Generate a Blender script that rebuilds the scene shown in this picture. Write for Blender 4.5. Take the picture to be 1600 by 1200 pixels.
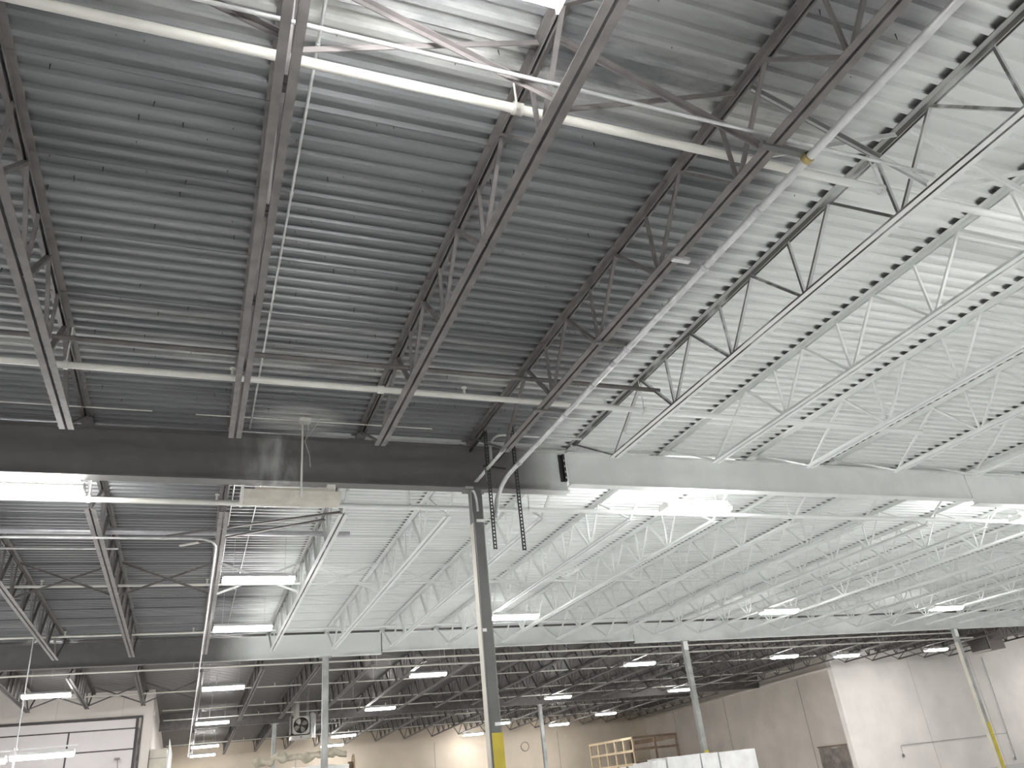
import bpy, math, random
from mathutils import Vector, Matrix

random.seed(7)
for o in list(bpy.data.objects):
    bpy.data.objects.remove(o)
SC = bpy.context.scene
COL = SC.collection

# ------------------------------------------------------------------ scale and camera
S = 3.75            # metres per grid unit (the joist underside is one unit above the lens)
EYE = 1.6           # lens height above the floor


def P(x, y, z):
    return Vector((x * S, y * S, EYE + z * S))


R = ((0.93163, -0.34992, -0.09808), (0.07998, 0.46071, -0.88394), (0.35449, 0.81566, 0.45720))
cam_data = bpy.data.cameras.new('camera')
cam = bpy.data.objects.new('camera', cam_data)
COL.objects.link(cam)
cam_data.sensor_width = 36.0
cam_data.lens = 1207.47 / 1600 * 36.0
cam_data.clip_end = 300
cam_data.clip_start = 0.05
m3 = Matrix((R[0], [-v for v in R[1]], [-v for v in R[2]])).transposed()
cam.matrix_world = Matrix.Translation((0, 0, EYE)) @ m3.to_4x4()
SC.camera = cam

# ------------------------------------------------------------------ world, exposure
wd = bpy.data.worlds.new('world')
SC.world = wd
wd.use_nodes = True
wd.node_tree.nodes['Background'].inputs[0].default_value = (0.55, 0.6, 0.66, 1)
wd.node_tree.nodes['Background'].inputs[1].default_value = 0.01
SC.view_settings.view_transform = 'Standard'
SC.view_settings.look = 'None'
SC.view_settings.gamma = 1.0
SC.view_settings.use_curve_mapping = False
SC.view_settings.exposure = 5.45
LAMP = 3.0           # strength of the fluorescent lenses
SC.cycles.use_denoising = True
SC.cycles.max_bounces = 8
SC.cycles.diffuse_bounces = 5
SC.cycles.glossy_bounces = 3
SC.cycles.sample_clamp_indirect = 4.0

# ------------------------------------------------------------------ the building's grid (units)
JX = [-1.27, -0.826, -0.385, 0.06, 0.50, 0.925, 1.35, 1.785, 2.233, 2.695, 3.145]
while JX[-1] < 9.4:
    JX.append(JX[-1] + 0.442)
G1, G2, G3, YW, YFAR, YBACK = 2.6, 6.2, 9.85, 8.35, 13.3, -4.2
XL, XR, XLEFTRET, XRIGHT = -3.0, 11.5, -0.315, 7.64
BAY0 = -1.1
TOP = 0.185          # joist depth


def zc(y):           # underside of the joists: level over the near bay, then falling to the far wall
    if y < G1:
        return 1.0
    if y < G2:
        return 1.0 - 0.02 * (y - G1) / (G2 - G1)
    return 0.98 - 0.03 * (y - G2)


# ------------------------------------------------------------------ mesh helper
class MB:
    def __init__(self):
        self.v, self.f, self.s = [], [], []

    def add(self, vs, fs, smooth=False):
        n = len(self.v)
        self.v += [Vector(p) for p in vs]
        self.f += [tuple(i + n for i in q) for q in fs]
        self.s += [smooth] * len(fs)
        return self

    def box(self, c, s):
        c = Vector(c)
        a, b, d = s[0] / 2, s[1] / 2, s[2] / 2
        vs = [c + Vector((i * a, j * b, k * d)) for k in (-1, 1) for j in (-1, 1) for i in (-1, 1)]
        return self.add(vs, [(0, 2, 3, 1), (4, 5, 7, 6), (0, 1, 5, 4), (2, 6, 7, 3), (0, 4, 6, 2), (1, 3, 7, 5)])

    def span(self, a, b):
        a, b = Vector(a), Vector(b)
        d = b - a
        return self.box((a + b) / 2, (abs(d.x), abs(d.y), abs(d.z)))

    def bar(self, p, q, w, h, up=(0, 0, 1)):
        p, q = Vector(p), Vector(q)
        d = (q - p).normalized()
        u = Vector(up)
        if abs(d.dot(u)) > 0.98:
            u = Vector((1, 0, 0))
        s = d.cross(u).normalized()
        t = s.cross(d)
        vs = []
        for c in (p, q):
            for i, j in ((-1, -1), (1, -1), (1, 1), (-1, 1)):
                vs.append(c + s * (i * w / 2) + t * (j * h / 2))
        return self.add(vs, [(3, 2, 1, 0), (4, 5, 6, 7), (0, 1, 5, 4), (1, 2, 6, 5), (2, 3, 7, 6), (3, 0, 4, 7)])

    def prism(self, prof, a, b, axis):
        # prof: list of (u, v); extruded from a to b along axis ('x': u=y v=z, 'y': u=x v=z)
        n = len(prof)
        vs = []
        for t in (a, b):
            for u, v in prof:
                vs.append((t, u, v) if axis == 'x' else ((u, t, v) if axis == 'y' else (u, v, t)))
        fs = [(i, (i + 1) % n, n + (i + 1) % n, n + i) for i in range(n)]
        fs += [tuple(range(n - 1, -1, -1)), tuple(range(n, 2 * n))]
        return self.add(vs, fs)

    def tube(self, pts, r, n=10, caps=True):
        pts = [Vector(p) for p in pts]
        rings = []
        prev = None
        for i, p in enumerate(pts):
            if i == 0:
                d = pts[1] - p
            elif i == len(pts) - 1:
                d = p - pts[i - 1]
            else:
                d = (pts[i + 1] - p).normalized() + (p - pts[i - 1]).normalized()
            d.normalize()
            if prev is None:
                u = Vector((0, 0, 1)) if abs(d.z) < 0.9 else Vector((1, 0, 0))
            else:
                u = prev
            s = d.cross(u).normalized()
            u = s.cross(d).normalized()
            prev = u
            rr = r[i] if isinstance(r, (list, tuple)) else r
            rings.append([p + (s * math.cos(2 * math.pi * k / n) + u * math.sin(2 * math.pi * k / n)) * rr for k in range(n)])
        vs = [q for ring in rings for q in ring]
        fs = []
        for i in range(len(pts) - 1):
            for k in range(n):
                fs.append((i * n + k, i * n + (k + 1) % n, (i + 1) * n + (k + 1) % n, (i + 1) * n + k))
        self.add(vs, fs, True)
        if caps:
            self.add(rings[0], [tuple(range(n - 1, -1, -1))])
            self.add(rings[-1], [tuple(range(n))])
        return self

    def mesh(self, name, mat, origin=(0, 0, 0)):
        o = Vector(origin)
        me = bpy.data.meshes.new(name)
        me.from_pydata([tuple(v - o) for v in self.v], [], self.f)
        me.polygons.foreach_set('use_smooth', self.s)
        if mat:
            me.materials.append(mat)
        me.update()
        return me


def link(name, me, parent=None, loc=(0, 0, 0)):
    o = bpy.data.objects.new(name, me)
    COL.objects.link(o)
    o.location = loc
    if parent:
        o.parent = parent
    return o


def part(name, mb, mat, parent, kind=None):
    """child mesh of a thing (or of a part); mb in world metres"""
    org = Vector(parent.location)
    if parent.parent:
        org = org + Vector(parent.parent.location)
    o = link(name, mb.mesh(name, mat, org), parent)
    if kind:
        o['kind'] = kind
    return o


def tag(o, label, cat, group=None):
    o['label'] = label
    o['category'] = cat
    if group:
        o['group'] = group
    return o


def thing(name, label, cat, loc, group=None):
    return tag(link(name, None, None, loc), label, cat, group)


def single(name, mb, mat, label, cat, loc, group=None):
    return tag(link(name, mb.mesh(name, mat, loc), None, loc), label, cat, group)


def struct(name, mb, mat, parent=None, loc=(0, 0, 0)):
    o = link(name, mb.mesh(name, mat, loc), parent, loc if parent is None else (0, 0, 0))
    if parent is None:
        o['kind'] = 'structure'
    return o


# ------------------------------------------------------------------ materials
def nodes_of(name):
    m = bpy.data.materials.new(name)
    m.use_nodes = True
    nt = m.node_tree
    return m, nt, nt.nodes['Principled BSDF']


class NT:
    def __init__(self, nt):
        self.nt = nt

    def n(self, kind, **kw):
        nd = self.nt.nodes.new(kind)
        for k, v in kw.items():
            setattr(nd, k, v)
        return nd

    def put(self, sock, v):
        if hasattr(v, 'is_output') or isinstance(v, bpy.types.NodeSocket):
            self.nt.links.new(v, sock)
        else:
            sock.default_value = v

    def math(self, op, a, b=0.0, c=0.0, clamp=False):
        nd = self.n('ShaderNodeMath', operation=op, use_clamp=clamp)
        for s, v in zip(nd.inputs, (a, b, c)):
            self.put(s, v)
        return nd.outputs[0]

    def ramp(self, v, a, b):
        nd = self.n('ShaderNodeMapRange', interpolation_type='SMOOTHSTEP')
        self.put(nd.inputs[0], v)
        nd.inputs[1].default_value = a
        nd.inputs[2].default_value = b
        return nd.outputs[0]

    def mix(self, f, a, b):
        nd = self.n('ShaderNodeMix', data_type='RGBA')
        self.put(nd.inputs[0], f)
        for s, v in ((nd.inputs[6], a), (nd.inputs[7], b)):
            if isinstance(v, (tuple, list)):
                v = (*v[:3], 1.0)
            self.put(s, v)
        return nd.outputs[2]

    def pos(self):
        g = self.n('ShaderNodeNewGeometry')
        sp = self.n('ShaderNodeSeparateXYZ')
        self.nt.links.new(g.outputs['Position'], sp.inputs[0])
        return g, sp.outputs

    def noise(self, vec, scale, detail=3, stretch=None, rough=0.5):
        if stretch:
            mp = self.n('ShaderNodeMapping')
            mp.inputs['Scale'].default_value = stretch
            self.nt.links.new(vec, mp.inputs[0])
            vec = mp.outputs[0]
        nz = self.n('ShaderNodeTexNoise')
        nz.inputs['Scale'].default_value = scale
        nz.inputs['Detail'].default_value = detail
        nz.inputs['Roughness'].default_value = rough
        self.nt.links.new(vec, nz.inputs['Vector'])
        return nz.outputs[0]


def plain(name, col, rough=0.5, metal=0.0, var=0.12, scale=4.0, stretch=None, bump=0.0, spec=None):
    m, nt, bs = nodes_of(name)
    t = NT(nt)
    g, _ = t.pos()
    nz = t.noise(g.outputs['Position'], scale, 4, stretch)
    lo = tuple(c * (1 - var) for c in col)
    hi = tuple(min(1, c * (1 + var)) for c in col)
    nt.links.new(t.mix(t.ramp(nz, 0.3, 0.7), lo, hi), bs.inputs['Base Color'])
    bs.inputs['Roughness'].default_value = rough
    bs.inputs['Metallic'].default_value = metal
    if spec is not None:
        bs.inputs['Specular IOR Level'].default_value = spec
    if bump:
        b = t.n('ShaderNodeBump')
        b.inputs['Strength'].default_value = bump
        b.inputs['Distance'].default_value = 0.02
        nt.links.new(nz, b.inputs['Height'])
        nt.links.new(b.outputs[0], bs.inputs['Normal'])
    return m


WHITE = (0.72, 0.74, 0.72)
DARK = (0.15, 0.138, 0.133)
M = {}
M['white_paint'] = plain('white_paint', WHITE, 0.55, 0, 0.04, 3)
M['primer'] = plain('grey_primer', DARK, 0.5, 0, 0.18, 6)
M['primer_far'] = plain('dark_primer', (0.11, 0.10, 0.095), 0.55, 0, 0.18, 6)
m, nt, bs = nodes_of('pipe_paint')
t = NT(nt)
g, (px, py, pz) = t.pos()
X, Y = t.math('DIVIDE', px, S), t.math('DIVIDE', py, S)
b1 = t.math('LESS_THAN', Y, G1)
b2 = t.math('MULTIPLY', t.math('SUBTRACT', 1.0, b1), t.math('LESS_THAN', Y, G2))
w = t.math('ADD', t.math('MULTIPLY', t.ramp(X, 1.0, 1.3), b1), t.math('MULTIPLY', t.ramp(X, 0.25, 0.5), b2))
nz = t.noise(g.outputs['Position'], 5, 3)
nt.links.new(t.mix(w, t.mix(nz, (0.56, 0.55, 0.50), (0.68, 0.67, 0.62)), WHITE), bs.inputs['Base Color'])
bs.inputs['Roughness'].default_value = 0.45
M['pipe_white'] = m
M['pipe_grey'] = plain('pipe_galvanised', (0.42, 0.42, 0.43), 0.35, 0.5, 0.12, 5)
M['conduit'] = plain('conduit_galvanised', (0.55, 0.56, 0.55), 0.35, 0.45, 0.12, 8)
M['conduit_dark'] = plain('conduit_dull', (0.2, 0.2, 0.2), 0.45, 0.3, 0.12, 8)
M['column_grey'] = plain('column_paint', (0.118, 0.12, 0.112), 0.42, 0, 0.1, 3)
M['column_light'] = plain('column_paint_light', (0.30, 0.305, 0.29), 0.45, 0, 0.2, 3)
M['trim_cream'] = plain('cream_strip', (0.55, 0.52, 0.44), 0.5, 0, 0.06, 3)
M['yellow'] = plain('yellow_paint', (0.50, 0.40, 0.035), 0.45, 0, 0.1, 4)
M['strut'] = plain('strut_dark', (0.035, 0.035, 0.033), 0.5, 0.3, 0.15, 8)
M['label'] = plain('label_white', (0.75, 0.75, 0.72), 0.6, 0, 0.03)
M['housing'] = plain('fixture_enamel', (0.72, 0.72, 0.70), 0.4, 0, 0.03)
M['masked'] = plain('overspray_tan', (0.52, 0.49, 0.42), 0.6, 0, 0.12, 6)
M['wall'] = plain('wall_plaster', (0.46, 0.40, 0.32), 0.8, 0, 0.08, 0.6)
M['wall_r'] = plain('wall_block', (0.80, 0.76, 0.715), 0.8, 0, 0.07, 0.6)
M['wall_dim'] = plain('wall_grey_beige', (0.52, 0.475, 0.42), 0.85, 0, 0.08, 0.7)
M['wall_l'] = plain('wall_cream', (0.68, 0.63, 0.58), 0.8, 0, 0.06, 0.6)
M['door'] = plain('door_enamel', (0.655, 0.615, 0.605), 0.5, 0, 0.03, 1)
M['rail'] = plain('door_rail', (0.07, 0.062, 0.06), 0.6, 0, 0.1)
M['seam'] = plain('wall_seam', (0.24, 0.22, 0.2), 0.8, 0, 0.1)
M['floor'] = plain('concrete', (0.60, 0.60, 0.60), 0.45, 0, 0.15, 0.5)
M['shell'] = plain('shell_paint', (0.72, 0.72, 0.72), 0.8, 0, 0.05)
M['wood'] = plain('pine_timber', (0.38, 0.30, 0.195), 0.7, 0, 0.2, 5, (1, 1, 6))
M['wood_dark'] = plain('old_timber', (0.17, 0.12, 0.08), 0.75, 0, 0.2, 5)
M['plastic'] = plain('stretch_wrap', (0.68, 0.68, 0.67), 0.3, 0, 0.08, 3, None, 0.5)
M['canvas'] = plain('canvas_cloth', (0.42, 0.38, 0.3), 0.85, 0, 0.25, 5, None, 0.6)
M['heater'] = plain('heater_sheet', (0.36, 0.34, 0.31), 0.4, 0.3, 0.1)
M['heater_dark'] = plain('heater_dark', (0.05, 0.04, 0.035), 0.6, 0.2, 0.2)
M['galv'] = plain('galvanised_sheet', (0.62, 0.62, 0.60), 0.3, 0.4, 0.15, 6)
M['brown_box'] = plain('heater_brown', (0.33, 0.29, 0.27), 0.6, 0, 0.08)
M['louvre'] = plain('louvre_brown', (0.06, 0.05, 0.043), 0.6, 0, 0.08)
M['tarp'] = plain('tarp_grey', (0.19, 0.165, 0.145), 0.7, 0, 0.25, 3, None, 0.4)
M['brass'] = plain('clamp_brass', (0.38, 0.3, 0.14), 0.4, 0.6, 0.1)
M['cable'] = plain('cable_grey', (0.3, 0.3, 0.29), 0.6, 0, 0.05)
M['screw'] = plain('screw_black', (0.02, 0.02, 0.02), 0.6, 0, 0.05)

m, nt, bs = nodes_of('lamp_lens')
bs.inputs['Base Color'].default_value = (0.9, 0.9, 0.88, 1)
bs.inputs['Emission Color'].default_value = (1.0, 0.985, 0.975, 1)
bs.inputs['Emission Strength'].default_value = LAMP
M['lens'] = m
m, nt, bs = nodes_of('lamp_tube')
bs.inputs['Emission Color'].default_value = (0.97, 0.975, 1.0, 1)
bs.inputs['Emission Strength'].default_value = LAMP * 0.8
M['tube'] = m


def deck_material():
    m, nt, bs = nodes_of('deck_sheet')
    t = NT(nt)
    g, (px, py, pz) = t.pos()
    pos = g.outputs['Position']
    X = t.math('DIVIDE', px, S)
    Y = t.math('DIVIDE', py, S)
    drift = t.noise(pos, 1.0, 4, (0.5, 6.5, 0.3))             # spray drifts along the flutes
    d = t.math('MULTIPLY', t.math('SUBTRACT', drift, 0.5), 0.22)
    Xd = t.math('ADD', X, d)
    near = t.ramp(Xd, 1.12, 1.31)
    mid = t.ramp(Xd, 0.18, 0.44)
    inb1 = t.math('LESS_THAN', Y, G1)
    inb2 = t.math('MULTIPLY', t.math('SUBTRACT', 1.0, inb1), t.math('LESS_THAN', Y, G2 - 0.02))
    w = t.math('ADD', t.math('MULTIPLY', near, inb1), t.math('MULTIPLY', mid, inb2))
    # overspray left where the pipes were painted in place
    nz = t.noise(pos, 1.0, 5, (0.7, 3.0, 1.0), 0.62)
    bands = None
    for yb, wd_, amp in ((0.885, 0.13, 1.1), (0.68, 0.16, 0.5), (2.10, 0.10, 1.0), (1.90, 0.035, 0.45), (4.55, 0.07, 0.3), (5.75, 0.09, 0.35)):
        e = t.math('MULTIPLY', t.math('ABSOLUTE', t.math('SUBTRACT', Y, yb)), 1 / wd_)
        e = t.math('MULTIPLY', t.math('SUBTRACT', 1.0, e, clamp=True), amp)
        bands = e if bands is None else t.math('ADD', bands, e)
    bands = t.math('MULTIPLY', bands, t.ramp(nz, 0.34, 0.6))
    # one splash above the hung lamp
    sx = t.math('MULTIPLY', t.math('SUBTRACT', X, 0.27), 1 / 0.17)
    sy = t.math('MULTIPLY', t.math('SUBTRACT', Y, 2.50), 1 / 0.12)
    rr = t.math('ADD', t.math('MULTIPLY', sx, sx), t.math('MULTIPLY', sy, sy))
    splash = t.math('MULTIPLY', t.math('SUBTRACT', 1.0, rr, clamp=True), t.ramp(nz, 0.15, 0.5))
    bands = t.math('ADD', bands, splash, clamp=True)
    bands = t.math('MULTIPLY', bands, t.math('LESS_THAN', Y, G2))
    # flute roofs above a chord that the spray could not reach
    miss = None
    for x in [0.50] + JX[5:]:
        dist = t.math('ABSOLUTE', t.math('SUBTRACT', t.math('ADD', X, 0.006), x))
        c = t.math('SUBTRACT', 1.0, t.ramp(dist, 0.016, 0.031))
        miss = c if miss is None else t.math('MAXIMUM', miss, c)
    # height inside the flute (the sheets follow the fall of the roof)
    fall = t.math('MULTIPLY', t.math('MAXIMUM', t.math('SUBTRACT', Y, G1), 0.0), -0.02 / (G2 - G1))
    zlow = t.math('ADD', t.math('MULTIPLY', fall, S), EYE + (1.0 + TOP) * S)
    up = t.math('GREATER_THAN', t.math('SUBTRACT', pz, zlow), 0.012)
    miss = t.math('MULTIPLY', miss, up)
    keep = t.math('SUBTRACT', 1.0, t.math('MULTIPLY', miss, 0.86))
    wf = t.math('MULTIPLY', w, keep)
    wall_nz = t.noise(pos, 1.2, 4, (0.35, 1.5, 1))
    dark = t.mix(t.ramp(wall_nz, 0.35, 0.7), (0.145, 0.150, 0.153), (0.205, 0.212, 0.216))
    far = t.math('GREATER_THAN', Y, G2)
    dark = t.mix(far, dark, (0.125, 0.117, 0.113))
    dark = t.mix(bands, dark, (0.48, 0.485, 0.46))
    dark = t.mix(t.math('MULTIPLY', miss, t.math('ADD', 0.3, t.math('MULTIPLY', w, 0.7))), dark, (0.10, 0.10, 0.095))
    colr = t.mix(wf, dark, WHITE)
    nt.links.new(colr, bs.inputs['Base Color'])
    inv = t.math('SUBTRACT', 1.0, wf)
    nt.links.new(t.math('MULTIPLY', inv, 0.15), bs.inputs['Metallic'])
    nt.links.new(t.math('ADD', t.math('MULTIPLY', inv, -0.2), 0.6), bs.inputs['Roughness'])
    return m


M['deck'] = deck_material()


def girder_material(name, a, b, splash=None, base=(0.125, 0.12, 0.115)):
    m, nt, bs = nodes_of(name)
    t = NT(nt)
    g, (px, py, pz) = t.pos()
    pos = g.outputs['Position']
    X = t.math('DIVIDE', px, S)
    nz = t.noise(pos, 1.6, 4, (1, 1, 0.6))
    Xd = t.math('ADD', X, t.math('MULTIPLY', t.math('SUBTRACT', nz, 0.5), 0.12))
    w = t.ramp(Xd, a, b)
    if splash:
        n2 = t.noise(pos, 2.3, 5, (1.8, 1, 0.5), 0.6)
        e = t.math('MULTIPLY', t.math('ABSOLUTE', t.math('SUBTRACT', X, splash)), 1 / 0.16)
        e = t.math('MULTIPLY', t.math('SUBTRACT', 1.0, e, clamp=True), t.ramp(n2, 0.42, 0.75))
        w = t.math('ADD', w, t.math('MULTIPLY', e, 0.45), clamp=True)
    n3 = t.noise(pos, 5, 3)
    dk = t.mix(n3, tuple(c * 0.85 for c in base), tuple(c * 1.2 for c in base))
    nt.links.new(t.mix(w, dk, WHITE), bs.inputs['Base Color'])
    bs.inputs['Roughness'].default_value = 0.5
    return m


M['girder_near'] = girder_material('girder_near_paint', 1.08, 1.36, 0.21)
M['girder_mid'] = girder_material('girder_mid_paint', 0.12, 0.46)


def half_sprayed(name):
    """sprayed white from the right only: faces turned away keep their primer"""
    m, nt, bs = nodes_of(name)
    t = NT(nt)
    g, (px, py, pz) = t.pos()
    sp = t.n('ShaderNodeSeparateXYZ')
    nt.links.new(g.outputs['True Normal'], sp.inputs[0])
    nx, ny, nzv = sp.outputs
    nz = t.noise(g.outputs['Position'], 1.1, 4, (1, 1.6, 3.0))
    side = t.ramp(nx, -0.35, 0.25)
    down = t.math('MULTIPLY', t.math('LESS_THAN', nzv, -0.8), t.math('LESS_THAN', pz, EYE + 1.06 * S))
    patch = t.math('MULTIPLY', t.ramp(nz, 0.5, 0.66), 0.75)
    w = t.math('MAXIMUM', t.math('MAXIMUM', side, down), patch)
    nt.links.new(t.mix(w, (0.13, 0.128, 0.12), WHITE), bs.inputs['Base Color'])
    bs.inputs['Roughness'].default_value = 0.5
    return m


M['half'] = half_sprayed('half_sprayed_steel')

# ------------------------------------------------------------------ floor, walls
struct('floor', MB().span((XL * S - 1, YBACK * S - 1, -0.15), (XR * S + 1, YFAR * S + 1, 0)), M['floor'])
H = EYE + (1 + TOP) * S + 0.045       # the walls run up behind the roof edge to the slab
ztop = lambda y: H


def wall(name, a, b, mat, zt):
    return struct(name, MB().span((*a, 0), (*b, zt)), mat)


wall_far = wall('wall_far', (XLEFTRET * S - 0.3, YFAR * S), (XRIGHT * S + 0.3, YFAR * S + 0.3), M['wall'], ztop(YFAR))
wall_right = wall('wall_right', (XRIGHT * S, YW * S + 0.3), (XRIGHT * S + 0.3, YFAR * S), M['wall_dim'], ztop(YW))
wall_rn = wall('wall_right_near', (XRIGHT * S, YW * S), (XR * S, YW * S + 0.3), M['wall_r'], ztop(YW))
wall_left = wall('wall_left', (XL * S, YW * S), (XLEFTRET * S, YW * S + 0.3), M['wall_l'], ztop(YW))
wall_lr = wall('wall_left_return', (XLEFTRET * S - 0.3, YW * S + 0.3), (XLEFTRET * S, YFAR * S), M['wall_l'], ztop(YW))
wall('wall_west', (XL * S - 0.3, YBACK * S), (XL * S, YW * S), M['shell'], H)
wall('wall_east', (XR * S, YBACK * S), (XR * S + 0.3, YW * S), M['shell'], H)
wall('wall_rear', (XL * S, YBACK * S - 0.3), (XR * S, YBACK * S), M['shell'], H)

# joints between the precast wall panels
for y0 in (10.82, 9.06, 12.3):
    part('panel_joint', MB().span((XRIGHT * S - 0.006, y0 * S - 0.02, 0), (XRIGHT * S + 0.02, y0 * S + 0.02, EYE + 0.86 * S)), M['seam'], wall_right)
for x0 in (1.55, 3.72, 5.9):
    part('panel_joint', MB().span((x0 * S - 0.018, YFAR * S - 0.006, 0), (x0 * S + 0.018, YFAR * S + 0.02, EYE + 0.72 * S)), M['seam'], wall_far)
for x0 in (8.95, 10.1):
    part('panel_joint', MB().span((x0 * S - 0.012, YW * S - 0.004, 0), (x0 * S + 0.012, YW * S + 0.02, EYE + 1.05 * S)), M['wall_dim'], wall_rn)
for x0 in (-1.1, -0.57):
    part('panel_joint', MB().span((x0 * S - 0.008, YW * S - 0.005, EYE + 0.89 * S), (x0 * S + 0.008, YW * S + 0.02, EYE + 1.05 * S)), M['wall_dim'], wall_left)
led = MB().bar(P(XRIGHT - 0.018, YW - 0.02, 0.915), P(XRIGHT - 0.018, YFAR, 0.80), 0.07, 0.10)
struct('trim_1', led, M['wall_l'])

# ------------------------------------------------------------------ roof: slab and corrugated sheets
PITCH = 0.0408 * S
slab = MB().span((XL * S - 0.3, YBACK * S - 0.3, EYE + (1 + TOP) * S + 0.045), (XR * S + 0.3, YFAR * S + 0.3, EYE + (1 + TOP) * S + 0.25))
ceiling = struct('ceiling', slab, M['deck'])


def flute_profile(n):
    pr = []
    for k in range(n):
        y = k * PITCH
        for f, z in ((0.0, 0.0), (0.30, 0.0), (0.40, 0.038), (0.90, 0.038)):
            pr.append((y + f * PITCH, z))
    pr.append((n * PITCH, 0.0))
    return pr


def sheet_mesh(length, lip=True):
    mb = MB()
    pr = flute_profile(6)
    if lip:
        pr = [(-0.004, -0.012)] + pr
    vs, fs = [], []
    for x in (0, length):
        vs += [(x, y, z) for y, z in pr]
    n = len(pr)
    for i in range(n - 1):
        fs.append((i, n + i, n + i + 1, i + 1))
    mb.add(vs, fs)
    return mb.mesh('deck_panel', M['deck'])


xe = [-1.27, 0.06, 1.35, 2.695, 4.03, 5.355, 6.68, 8.0, 9.4]
sheet_cache = {}
ROW = 6 * 0.0408
rows = []
y = BAY0
while y < G2:
    rows.append(y)
    y += ROW
for y in rows:
    z0, z1 = zc(y) + TOP, zc(y + ROW) + TOP
    for i in range(len(xe) - 1):
        if y < 1.2 and i > 2 or y < G1 - 0.1 and i > 4:
            continue
        L = round((xe[i + 1] - xe[i]) * S, 3)
        if L not in sheet_cache:
            sheet_cache[L] = sheet_mesh(L)
        o = link('deck_panel', sheet_cache[L], ceiling, P(xe[i], y, z0))
        o.rotation_euler = (math.atan2(z1 - z0, ROW), 0, 0)
# sheets of the far bays, too fine to tell apart: one mesh
far = MB()
y = rows[-1] + ROW
vs, fs = [], []
while y < YFAR:
    for f, z in ((0.0, 0.0), (0.30, 0.0), (0.40, 0.038), (0.90, 0.038)):
        yy = y + f * 0.0408
        vs.append((yy * S, EYE + (zc(yy) + TOP) * S + z))
    y += 0.0408
n = len(vs)
far.add([(-1.27 * S, a, b) for a, b in vs] + [(10.4 * S, a, b) for a, b in vs],
        [(i, n + i, n + i + 1, i + 1) for i in range(n - 1)])
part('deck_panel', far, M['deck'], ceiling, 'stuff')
# screw tips through the roof deck
scr = MB()
for k in range(190):
    x = random.choice([random.uniform(-0.6, 1.3), random.uniform(-0.4, 1.1)])
    y = random.uniform(0.5, 2.5)
    fl = round((y - BAY0) / 0.0408)
    y = BAY0 + (fl + random.choice([0.15, 0.65])) * 0.0408
    z = EYE + (1 + TOP) * S
    tl = Vector((random.uniform(-.004, .004), random.uniform(-.004, .004), -0.026))
    p = Vector((x * S, y * S, z + 0.036))
    scr.tube([p, p + tl * 2], [0.0045, 0.0025], 5)
part('screw_tip', scr, M['screw'], ceiling, 'stuff')

# ------------------------------------------------------------------ joists
LEG, THK, GAP = 0.057, 0.007, 0.025
DEP = TOP * S


def chord_mb(y0, y1, top):
    mb = MB()
    for s in (-1, 1):
        a, b = s * GAP / 2, s * (GAP / 2 + LEG)
        c = s * (GAP / 2 + THK)
        if top:
            pr = [(a, DEP), (b, DEP), (b, DEP - THK), (c, DEP - THK), (c, DEP - LEG), (a, DEP - LEG)]
        else:
            pr = [(a, 0), (b, 0), (b, THK), (c, THK), (c, LEG), (a, LEG)]
        if s < 0:
            pr = pr[::-1]
        mb.prism(pr, y0, y1, 'y')
    return mb


def joist_layout(L):
    """bar joist of length L (metres): list of (name, p, q, w, h)"""
    e0 = 0.338 * S
    e1 = 0.76 * S
    n = 8 if L > 12 else 5
    yb = [e1 + (L - 2 * e1) * k / (n - 1) for k in range(n)]
    step = yb[1] - yb[0]
    zb, zt = 0.035, DEP - 0.035
    w = []
    for k, b in enumerate(yb):
        w.append(('diagonal', (0, b + 0.03, zb), (0, b + step / 2, zt), 0.026, 0.05))
        w.append(('diagonal', (0, b - 0.03, zb), (0, b - step / 2, zt), 0.022, 0.032))
        w.append(('vertical', (0, b, zb), (0, b, zt), 0.022, 0.03))
    for s, b in ((1, yb[-1] + step / 2), (-1, yb[0] - step / 2)):
        e = L - e0 if s > 0 else e0
        w.append(('diagonal', (0, e - s * 0.04, zb), (0, b, zt), 0.022, 0.04))
        w.append(('diagonal', (0, e - s * 0.02, zb), (0, (L - 0.2) if s > 0 else 0.2, zt), 0.022, 0.04))
    return w, e0


joist_cache = {}


def joist(x, y0, y1, mat, label, group, fine):
    L = (y1 - y0) * S
    w, e0 = joist_layout(L)
    t = thing('roof_joist', label, 'joist', P(x, y0, zc(y0)), group)
    t.rotation_euler = (math.atan2((zc(y1) - zc(y0)), (y1 - y0)), 0, 0)

    def piece(name, key, mb):
        k = (key, round(L, 2), mat.name)
        if k not in joist_cache:
            joist_cache[k] = mb().mesh(name, mat)
        return link(name, joist_cache[k], t)
    piece('top_chord', 'top', lambda: chord_mb(0.05, L - 0.05, True))
    piece('bottom_chord', 'bot', lambda: chord_mb(e0, L - e0, False))
    for yy in (0.1, L - 0.1):
        piece('bearing_seat', 'seat%d' % (yy > 1), lambda yy=yy: MB().box((0, yy, DEP - 0.045), (0.13, 0.15, 0.03)))
    if fine:
        for i, (nm, p, q, a, b) in enumerate(w):
            piece(nm, 'w%d' % i, lambda p=p, q=q, a=a, b=b: MB().bar(p, q, a, b, (1, 0, 0)) if nm != 'vertical' else MB().bar(p, q, a, b, (1, 0, 0)))
    else:
        def allw():
            mb = MB()
            for nm, p, q, a, b in w:
                mb.bar(p, q, a, b, (1, 0, 0))
            return mb
        piece('web_bars', 'w', allw)['kind'] = 'stuff'
    return t


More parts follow.
